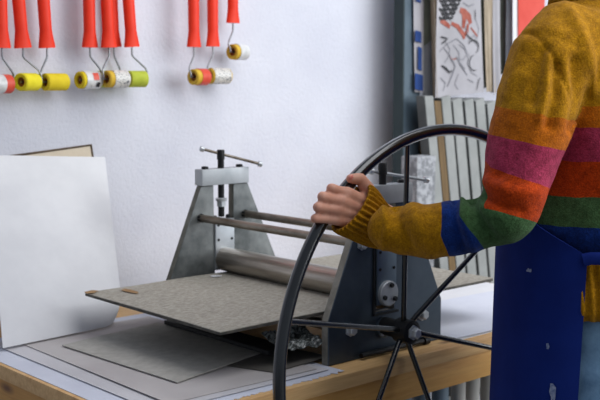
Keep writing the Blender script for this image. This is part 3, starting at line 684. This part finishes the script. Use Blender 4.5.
def hand_shapes(bm, f):
    """f maps the authored left-hand point to the wanted hand"""
    def cap(p, r, q, s): capsule(bm, f(p), r, f(q), s)
    w1 = hp(371, 208, -.020); w2 = hp(366, 223, -.018); fa = hp(400, 226, -.035)
    mcp = [(hp(347, 193.5, -.0205), .0100), (hp(341.5, 201.5, -.0225), .0102), (hp(338, 210, -.0220), .0096), (hp(337, 219.5, -.0195), .0086)]
    pip = [(hp(331.5, 188.5, -.0160), .0079), (hp(322.5, 196.8, -.0160), .0082), (hp(317.8, 207.2, -.0155), .0077), (hp(315, 218.5, -.0125), .0068)]
    dip = [(hp(331.5, 189.5, .0080), .0070), (hp(325, 197.5, .0085), .0072), (hp(319.5, 207.5, .0085), .0068), (hp(316, 218.8, .0080), .0060)]
    tip = [(hp(341, 193, .0175), .0062), (hp(335.5, 201.5, .0180), .0064), (hp(329, 210.5, .0180), .0060), (hp(324, 219.8, .0175), .0054)]
    cap(w1, .0165, w2, .0155); cap(w1, .017, fa, .021); cap(w2, .016, fa, .021)
    ws = [w1, w1 * .6 + w2 * .4, w1 * .3 + w2 * .7, w2]
    for i in range(4):
        (m_, rm), (p, rp), (d, rd), (t, rt) = mcp[i], pip[i], dip[i], tip[i]
        cap(ws[i], .0135, m_, rm); 
        mid = (m_ + p) / 2; rp *= .95
        cap(m_, rm, mid, rp * .96); cap(mid, rp * .96, p, rp); cap(p, rp, d, rd); cap(d, rd, t, rt)
        if i: cap(mcp[i - 1][0], mcp[i - 1][1] * .88, m_, rm * .88)
    cmc = hp(371, 203, -.016); tm = hp(367.5, 189.5, -.0185); ti = hp(360.5, 178.8, -.0165); tt = hp(350.5, 178.6, -.0160)
    cap(cmc, .0150, tm, .0112); cap(tm, .0112, ti, .0086); cap(ti, .0086, (ti + tt) / 2, .0080); cap((ti + tt) / 2, .0080, tt, .0068)
    cap(cmc, .0135, mcp[0][0] * .55 + w1 * .45, .0115)
    return fa
# arm joints
shL = atD(558, 48, 1.455); elL = atD(507, 219, 1.385)
shR = bp(-.175, .0, 1.415); elR = V((1.68, .915, 1.135))
bm = B()
faL = hand_shapes(bm, lambda p: p)
faR = mir(faL); hand_shapes(bm, mir)
capsule(bm, faL, .020, elL, .024); capsule(bm, elL, .024, shL, .038); capsule(bm, shL, .042, bp(.06, 0, 1.40), .05)
capsule(bm, faR, .020, elR, .024); capsule(bm, elR, .024, shR, .038); capsule(bm, shR, .042, bp(-.06, 0, 1.40), .05)
ring_loft(bm, [(0, 0, .84, .10, .09), (0, 0, .90, .150, .110), (0, 0, 1.0, .155, .110), (0, 0, 1.1, .135, .100), (0, .0, 1.25, .150, .110), (0, 0, 1.36, .150, .100), (0, 0, 1.43, .11, .07), (0, .008, 1.47, .052, .050)])
nk = bp(0, .012, 1.44); hdc = bp(0, .045, 1.615)
capsule(bm, nk, .052, bp(0, .03, 1.56), .050)
rotb = Matrix((( DL.x, DF.x, 0), (DL.y, DF.y, 0), (0, 0, 1)))
ball(bm, hdc, 1, 3, (.073, .092, .105), rotb); ball(bm, bp(0, .075, 1.555), 1, 3, (.052, .058, .055), rotb)
capsule(bm, bp(0, .128, 1.62), .010, bp(0, .146, 1.592), .013)                      # nose
for s in (-1, 1):
    ball(bm, bp(s * .076, .035, 1.605), 1, 2, (.010, .019, .030), rotb)                # ears
    ball(bm, bp(s * .032, .112, 1.628), 1, 2, (.020, .016, .008), rotb)                # brows
    ball(bm, bp(s * .020, .120, 1.562), 1, 2, (.022, .012, .006), rotb)                # lips
    hip = bp(s * .085, 0, .90); kn = bp(s * .09, .02, .50); an = bp(s * .09, -.01, .09); toe = bp(s * .10, .13, .035)
    capsule(bm, hip, .075, kn, .048); capsule(bm, kn, .048, an, .034); capsule(bm, an, .034, toe, .028)
body = remesh(bm, .0019, 2, .4)
body_o = obj('body', body, M['skin'], per, angle=180)
# face details and nails
for s in (-1, 1):
    bm = B(); ball(bm, bp(s * .031, .121, 1.613), .011); e = obj('eye', bm, M['paper'], body_o)
    bm = B(); ball(bm, bp(s * .031, .1285, 1.612), .0055); obj('iris', bm, M['ink'], e)
bm = B(); ball(bm, hp(351.2, 177.2, -.0228), 1, 2, (.0052, .0018, .0036)); obj('fingernail', bm, M['nail'], body_o)
# hair: cap with a low bun
bm = B(); ball(bm, bp(0, .02, 1.64), 1, 3, (.085, .100, .102), rotb); ball(bm, bp(0, -.095, 1.63), 1, 3, (.045, .045, .045), rotb)
for s in (-1, 1): ball(bm, bp(s * .062, .03, 1.66), 1, 2, (.028, .07, .055), rotb)
hr_ = remesh(bm, .004, 3)
for v in hr_.verts:
    r_ = v.co - hdc; f_ = r_.dot(DF)
    if f_ > .045 and r_.z < .055: v.co -= DF * (f_ - .045) * 1.0
obj('hair', hr_, M['hair'], per, angle=180)

# jeans and shoes
bm = B()
ring_loft(bm, [(0, -.01, .80, .12, .10), (0, -.012, .86, .168, .134), (0, -.012, .95, .168, .136), (0, -.005, 1.06, .158, .124)])
for s in (-1, 1):
    hip = bp(s * .088, -.005, .86); kn = bp(s * .092, .02, .50); an = bp(s * .09, -.008, .10)
    capsule(bm, hip, .092, kn, .066); tube(bm, [kn, an], [.066, .058], 20); ball(bm, kn, .066)
jb = remesh(bm, .006, 4)
for v in jb.verts:
    n_ = noise.noise(v.co * 14) * .004 + noise.noise(V((v.co.x * 10, v.co.y * 10, v.co.z * 40))) * .003; v.co += v.normal * n_
jn = obj('jeans', jb, M['denim'], per, angle=180)
for s in (-1, 1):
    bm = B(); an = bp(s * .09, -.03, .0)
    capsule(bm, bp(s * .09, -.02, .046), .043, bp(s * .10, .14, .038), .036); capsule(bm, bp(s * .09, -.02, .06), .045, bp(s * .09, 0, .09), .045)
    sb = remesh(bm, .005, 2)
    for v in sb.verts: v.co.z = max(v.co.z, .001)
    obj('shoe', sb, M['shoe'], per, angle=180)

# sweater
armL = [(atD(563, 38, 1.46), .052), (atD(550, 62, 1.437), .058), (atD(540, 92, 1.424), .0575), (atD(532, 128, 1.412), .0550), (atD(523, 158, 1.402), .0490), (atD(514, 190, 1.392), .0410), (atD(506, 215, 1.388), .0395), (atD(482, 222, 1.402), .0350), (atD(456, 227, 1.424), .0390), (atD(426, 230, 1.446), .0380), (atD(402, 229, 1.460), .0345), (atD(389, 227.5, 1.465), .0305)]
wrR = mir(armL[-1][0])
armR = [(bp(-.15, 0, 1.405), .055), (bp(-.185, 0, 1.37), .06), (shR * .4 + elR * .6, .052), (elR, .043), (elR * .5 + wrR * .5, .040), (wrR, .031)]
rings = [(0, 0, 1.09, .168, .134), (0, 0, 1.12, .174, .140), (0, -.002, 1.15, .184, .150), (0, 0, 1.20, .178, .150), (0, 0, 1.27, .170, .146), (0, -.002, 1.34, .168, .138), (0, -.004, 1.39, .165, .120), (0, -.002, 1.43, .138, .100), (0, .004, 1.458, .104, .084), (0, .010, 1.482, .074, .068)]
bm = B(); ring_loft(bm, rings, 56)
for arm in (armL, armR):
    for (p, r_), (q, s_) in zip(arm, arm[1:]): capsule(bm, p, r_, q, s_, 24)
capsule(bm, bp(.10, 0, 1.40), .062, armL[1][0], .058, 20); capsule(bm, bp(-.10, 0, 1.40), .062, armR[1][0], .058, 20)
sw = remesh(bm, .0040, 10, .5)
sw.normal_update()
def arm_param(arm):
    acc = [0]
    for (p, _), (q, _) in zip(arm, arm[1:]): acc.append(acc[-1] + (q - p).length)
    def f(x):
        best = (9, 0, 1)
        for i, ((p, r_), (q, s_)) in enumerate(zip(arm, arm[1:])):
            d = q - p; k = max(0, min(1, (x - p).dot(d) / d.length_squared)); dist = (x - p - d * k).length
            if dist < best[0]: best = (dist, acc[i] + k * d.length, r_ + (s_ - r_) * k)
        return best
    return f, acc
fL, accL = arm_param(armL); fR, accR = arm_param(armR)
def pix(p):
    r_ = p - CAM; z = r_.dot(FW); return 300 + FPX * r_.dot(RT) / z, 200 - FPX * r_.dot(UPV) / z
def below(x, y, a, b_): return y - (a[1] + (b_[1] - a[1]) * (x - a[0]) / (b_[0] - a[0]))
zb = [1.326, 1.297, 1.252, 1.204, 1.164, 1.05]
tb0 = [fL(atD(*p))[1] for p in ((535, 111, 1.417), (527.5, 142.5, 1.406), (515.5, 177, 1.397), (507, 211, 1.389), (462, 226, 1.42), (441, 229, 1.435))]
tbR = [t / tb0[-1] * accR[-2] * 1.02 for t in tb0]
soft = lambda d, w: max(0, min(1, .5 + d / (2 * w)))
def stripes_L(p):
    x, y = pix(p); x += .7 * noise.noise(p * 60); y += .7 * noise.noise(p * 60 + V((9, 0, 0)))
    s = soft(below(x, y, (495, 106), (567, 119)), 6) + soft(below(x, y, (492, 135), (562, 150)), 6) + soft(below(x, y, (484, 165), (544, 186)), 6)
    s += soft(max(below(x, y, (485, 208), (529, 220)), 484.5 - x), 6) + soft(460 + .75 * max(0, y - 216) - x, 5) + soft(441.5 + .4 * max(0, y - 235) - x, 5)
    return s
seam = [(506, 40), (517, 35), (529, 33), (538, 36), (549, 50), (557, 64), (565, 82), (571, 100)]
def seg_d(x, y, P):
    b_ = 1e9
    for (ax, ay), (bx, by) in zip(P, P[1:]):
        dx, dy = bx - ax, by - ay; k = max(0, min(1, ((x - ax) * dx + (y - ay) * dy) / (dx * dx + dy * dy))); b_ = min(b_, math.hypot(x - ax - k * dx, y - ay - k * dy))
    return b_
folds = [([(570, 12), (584, 42), (594, 92)], .0035, 6), ([(574, 60), (577, 95), (572, 130)], -.0045, 5),   # creases (picture polyline, depth, half width in px)
    ([(543, 52), (536, 75), (533, 100)], -.0035, 6), ([(556, 66), (556, 95), (549, 125)], -.0045, 6), ([(524, 42), (514, 70), (508, 95)], .0025, 7), ([(548, 55), (547, 85), (540, 120)], .0025, 5),
    ([(486, 196), (500, 205), (520, 210)], -.0035, 5), ([(488, 182), (510, 192), (534, 192)], .003, 7), ([(470, 196), (476, 215), (490, 236)], -.005, 5), ([(455, 198), (452, 220), (462, 250)], -.0045, 4.5), ([(462, 196), (463, 220), (474, 246)], .003, 5),
    ([(395, 205), (397, 222), (408, 244)], -.004, 6), ([(412, 203), (420, 225), (432, 250)], .0025, 8), ([(384, 208), (388, 225), (385, 244)], .003, 5), ([(520, 150), (510, 168), (500, 175)], -.002, 7)]
vals = []
for v in sw.verts:
    dl, tl_, rl_ = fL(v.co); dr, tr_, rr_ = fR(v.co)
    rel = v.co - BC; ll = rel.dot(DL); dd = rel.dot(DF)
    te = (math.sqrt((ll / .175) ** 2 + (dd / .146) ** 2) - 1) * .16
    onL = dl - rl_ < te and tl_ > .02
    onR = dr - rr_ < te and tr_ > .04 and not onL
    if onL: s = stripes_L(v.co)
    elif onR: s = sum(soft(tr_ - t, .008) for t in tbR)
    else: s = sum(soft(z - v.co.z + .0015 * noise.noise(v.co * 50), .008) for z in zb)
    vals.append(s / 7)
    n_ = .0042 * noise.noise(v.co * 12) + .0022 * noise.noise(v.co * 27) + .0008 * noise.noise(v.co * 70)
    x, y = pix(v.co)
    if (v.co - CAM).dot(FW) < 1.52 and v.normal.dot(v.co - CAM) < 0:
        for P, dpt, wd in folds:
            q = seg_d(x, y, P)
            if q < wd * 2.5: n_ += 1.7 * dpt * math.exp(-(q / wd) ** 2)
        q = seg_d(x, y, seam)
        if q < 8: n_ += -.0035 * math.exp(-(q / 2.2) ** 2)
    if not onL and not onR:
        n_ += .004 * math.sin(math.atan2(ll, dd) * 7 + v.co.z * 16) * max(0, min(1, (1.44 - v.co.z) * 6))
    v.co += v.normal * n_
lay = sw.verts.layers.float.new('stripe')
for v, s in zip(sw.verts, vals): v[lay] = s
swo = obj('sweater', sw, M['wool'], per, angle=180)

def rib_tube(bm, cs, seg, ribs, amp, th=.004):
    """cs: list of (centre, u axis, v axis, ru, rv, rib strength)"""
    outer = []; inner = []
    for c, u, w, ru, rv, k in cs:
        o_, i_ = [], []
        for j in range(seg):
            a = 2 * PI * j / seg; q = amp * k * math.cos(ribs * a)
            o_.append(bm.verts.new(c + u * math.cos(a) * (ru + q) + w * math.sin(a) * (rv + q)))
            i_.append(bm.verts.new(c + u * math.cos(a) * (ru - th) + w * math.sin(a) * (rv - th)))
        outer.append(o_); inner.append(i_)
    for R_ in (outer, inner):
        for p, q in zip(R_, R_[1:]):
            for j in range(seg): bm.faces.new((p[j], p[(j + 1) % seg], q[(j + 1) % seg], q[j]))
    for o_, i_ in ((outer[0], inner[0]), (outer[-1], inner[-1])):
        for j in range(seg): bm.faces.new((o_[j], o_[(j + 1) % seg], i_[(j + 1) % seg], i_[j]))
def cuff(f, sgn):
    # spine from sleeve end to the opening, in the picture frame of the left arm
    sp = [((392, 228), (0, 1), 19, .026, -.035), ((382, 226), (-.06, 1), 22.6, .0295, -.032), ((372, 220.5), (-.24, .97), 25.5, .029, -.027), ((362.5, 213.8), (-.42, .9), 27.5, .028, -.0225), ((355, 209.3), (-.5, .87), 28.8, .027, -.020), ((351, 206.8), (-.53, .85), 28.6, .026, -.019)]
    cs = []
    for (x, y), (tx, ty), w, dep, off in sp:
        c = hp(x, y, off); e = hp(x + tx * w, y + ty * w, off) - c
        cs.append([c, e.normalized(), None, e.length, dep])
    out = []
    for i, (c, u, _, ru, rv) in enumerate(cs):
        t = (cs[min(i + 1, len(cs) - 1)][0] - cs[max(i - 1, 0)][0]).normalized(); w = t.cross(u).normalized()
        c2 = f(c); u2 = (f(c + u) - c2); w2 = (f(c + w) - c2)
        out.append((c2, u2, w2, ru, rv, .35 if i == 0 else 1.0))
    # finer rows
    fine = []
    for a, b_ in zip(out, out[1:]):
        for k in range(4):
            t = k / 4; fine.append((a[0].lerp(b_[0], t), a[1].lerp(b_[1], t).normalized(), a[2].lerp(b_[2], t).normalized(), a[3] + (b_[3] - a[3]) * t, a[4] + (b_[4] - a[4]) * t, a[5] + (b_[5] - a[5]) * t))
    fine.append(out[-1]); last = out[-1]
    bm = B(); rib_tube(bm, fine, 300, 30, .0017); return bm
obj('cuff', cuff(lambda p: p, 1), M['wool_rib'], swo, angle=180)
obj('cuff', cuff(mir, -1), M['wool_rib'], swo, angle=180)
def hoop(z, l, d, a, b_, k=1.0): return (bp(l, d, z), DL, DF, a, b_, k)
bm = B(); rib_tube(bm, [hoop(1.128, 0, 0, .168, .134), hoop(1.105, 0, 0, .176, .142), hoop(1.08, 0, -.004, .181, .149), hoop(1.05, 0, -.006, .182, .151), hoop(1.036, 0, -.006, .178, .147)], 520, 72, .0022); obj('hem', bm, M['wool_rib'], swo, angle=180)
bm = B(); rib_tube(bm, [hoop(1.470, 0, .006, .090, .080), hoop(1.486, 0, .010, .082, .074), hoop(1.500, 0, .012, .076, .069), hoop(1.505, 0, .012, .071, .064)], 320, 44, .0014); obj('collar', bm, M['wool_rib'], swo, angle=180)

# apron
def apron_pt(phi, z):
    t = max(0, min(1, (1.12 - z) / .5))
    a = .186 + .003 * t; b_ = .151 + .010 * t
    if z > 1.13: k = min(1, (z - 1.13) / .03); a += .006 * k; b_ += .004 * k
    fold = (.003 + .006 * t) * math.sin(phi * 5 + 1.2) * (.4 + .6 * abs(math.sin(phi)))
    s = phi
    return bp(a * math.sin(s) + 0, b_ * math.cos(s), z) + (DL * math.sin(s) + DF * math.cos(s)) * fold
PH = math.radians(104)
def zt_ap(phi):
    q = abs(math.degrees(phi))
    if q < 42: return 1.27
    if q < 72: return 1.27 - (q - 42) / 30 * .095
    return 1.175 - (q - 72) / 26 * .040
def apf(u, v):
    phi = -PH + 2 * PH * u; z0_ = .52; z1 = zt_ap(phi); return apron_pt(phi * (1 - .08 * (1 - v)), z0_ + (z1 - z0_) * v)
bm = B(); sheet(bm, apf, 120, 60, .0015); ap = obj('apron', bm, M['apron'], per, angle=80)
bm = B()
pts = []
for k in range(41):
    phi = math.radians(102 + (258 - 102) * k / 40); pts.append(bp(.187 * math.sin(phi), .152 * math.cos(phi), 1.121 + .003 * math.sin(k)))
tube(bm, pts, [(.0085, .0025)] * len(pts), 10, ref=V((0, 0, 1))); obj('waist_tie', bm, M['apron'], ap)

# dried paint smears on the apron
def on_apron(x, y):
    best = None
    for i in range(-10, 101):
        phi = math.radians(i)
        for j in range(120):
            z = .60 + .5 * j / 119
            q = pix(apron_pt(phi, z)); e = (q[0] - x) ** 2 + (q[1] - y) ** 2
            if best is None or e < best[0]: best = (e, phi, z)
    return best[1], best[2]
for x, y, w_, h_ in ((503, 356, .004, .022), (509, 374, .003, .018), (553, 391, .006, .018), (532, 262, .006, .003), (548, 345, .003, .006)):
    ph0, z_0 = on_apron(x, y); bm = B(); P_ = []
    for k in range(14):
        a = 2 * PI * k / 14; rr_ = .75 + .5 * noise.noise(V((x + 2 * math.cos(a), y + 2 * math.sin(a), 0)))
        ph_ = ph0 + math.cos(a) * rr_ * w_ / .16; p_ = apron_pt(ph_, z_0 + math.sin(a) * rr_ * h_); n_ = DL * math.sin(ph_) + DF * math.cos(ph_)
        P_.append(bm.verts.new(p_ + n_ * .0018))
    bm.faces.new(P_); obj('paint_smear', bm, M['smear'], ap, smooth=False)

# ------------------------------------------------------------------ light
def area(name, loc, aim, sx, sy, e, col):
    ld = bpy.data.lights.new(name, 'AREA'); ld.shape = 'RECTANGLE'; ld.size = sx; ld.size_y = sy; ld.energy = e; ld.color = col
    o = bpy.data.objects.new(name, ld); C.objects.link(o); o.location = loc
    d = V(aim) - V(loc); o.rotation_euler = d.to_track_quat('-Z', 'Y').to_euler(); return o
area('window_light', (3.3, -1.3, 2.15), (1.4, 1.5, 1.0), 3.0, 2.2, 118, (.94, .97, 1.0))
area('fill_light', (1.7, .35, 2.9), (1.6, 1.8, .9), 1.8, 1.8, 34, (.97, .98, 1.0))  # added fill from overhead, not a real fixture
w = bpy.data.worlds.new('world'); scn.world = w; w.use_nodes = True
bg = w.node_tree.nodes['Background']; bg.inputs[0].default_value = (.72, .80, .95, 1); bg.inputs[1].default_value = .30
scn.view_settings.view_transform = 'Standard'; scn.view_settings.look = 'None'; scn.view_settings.exposure = 0
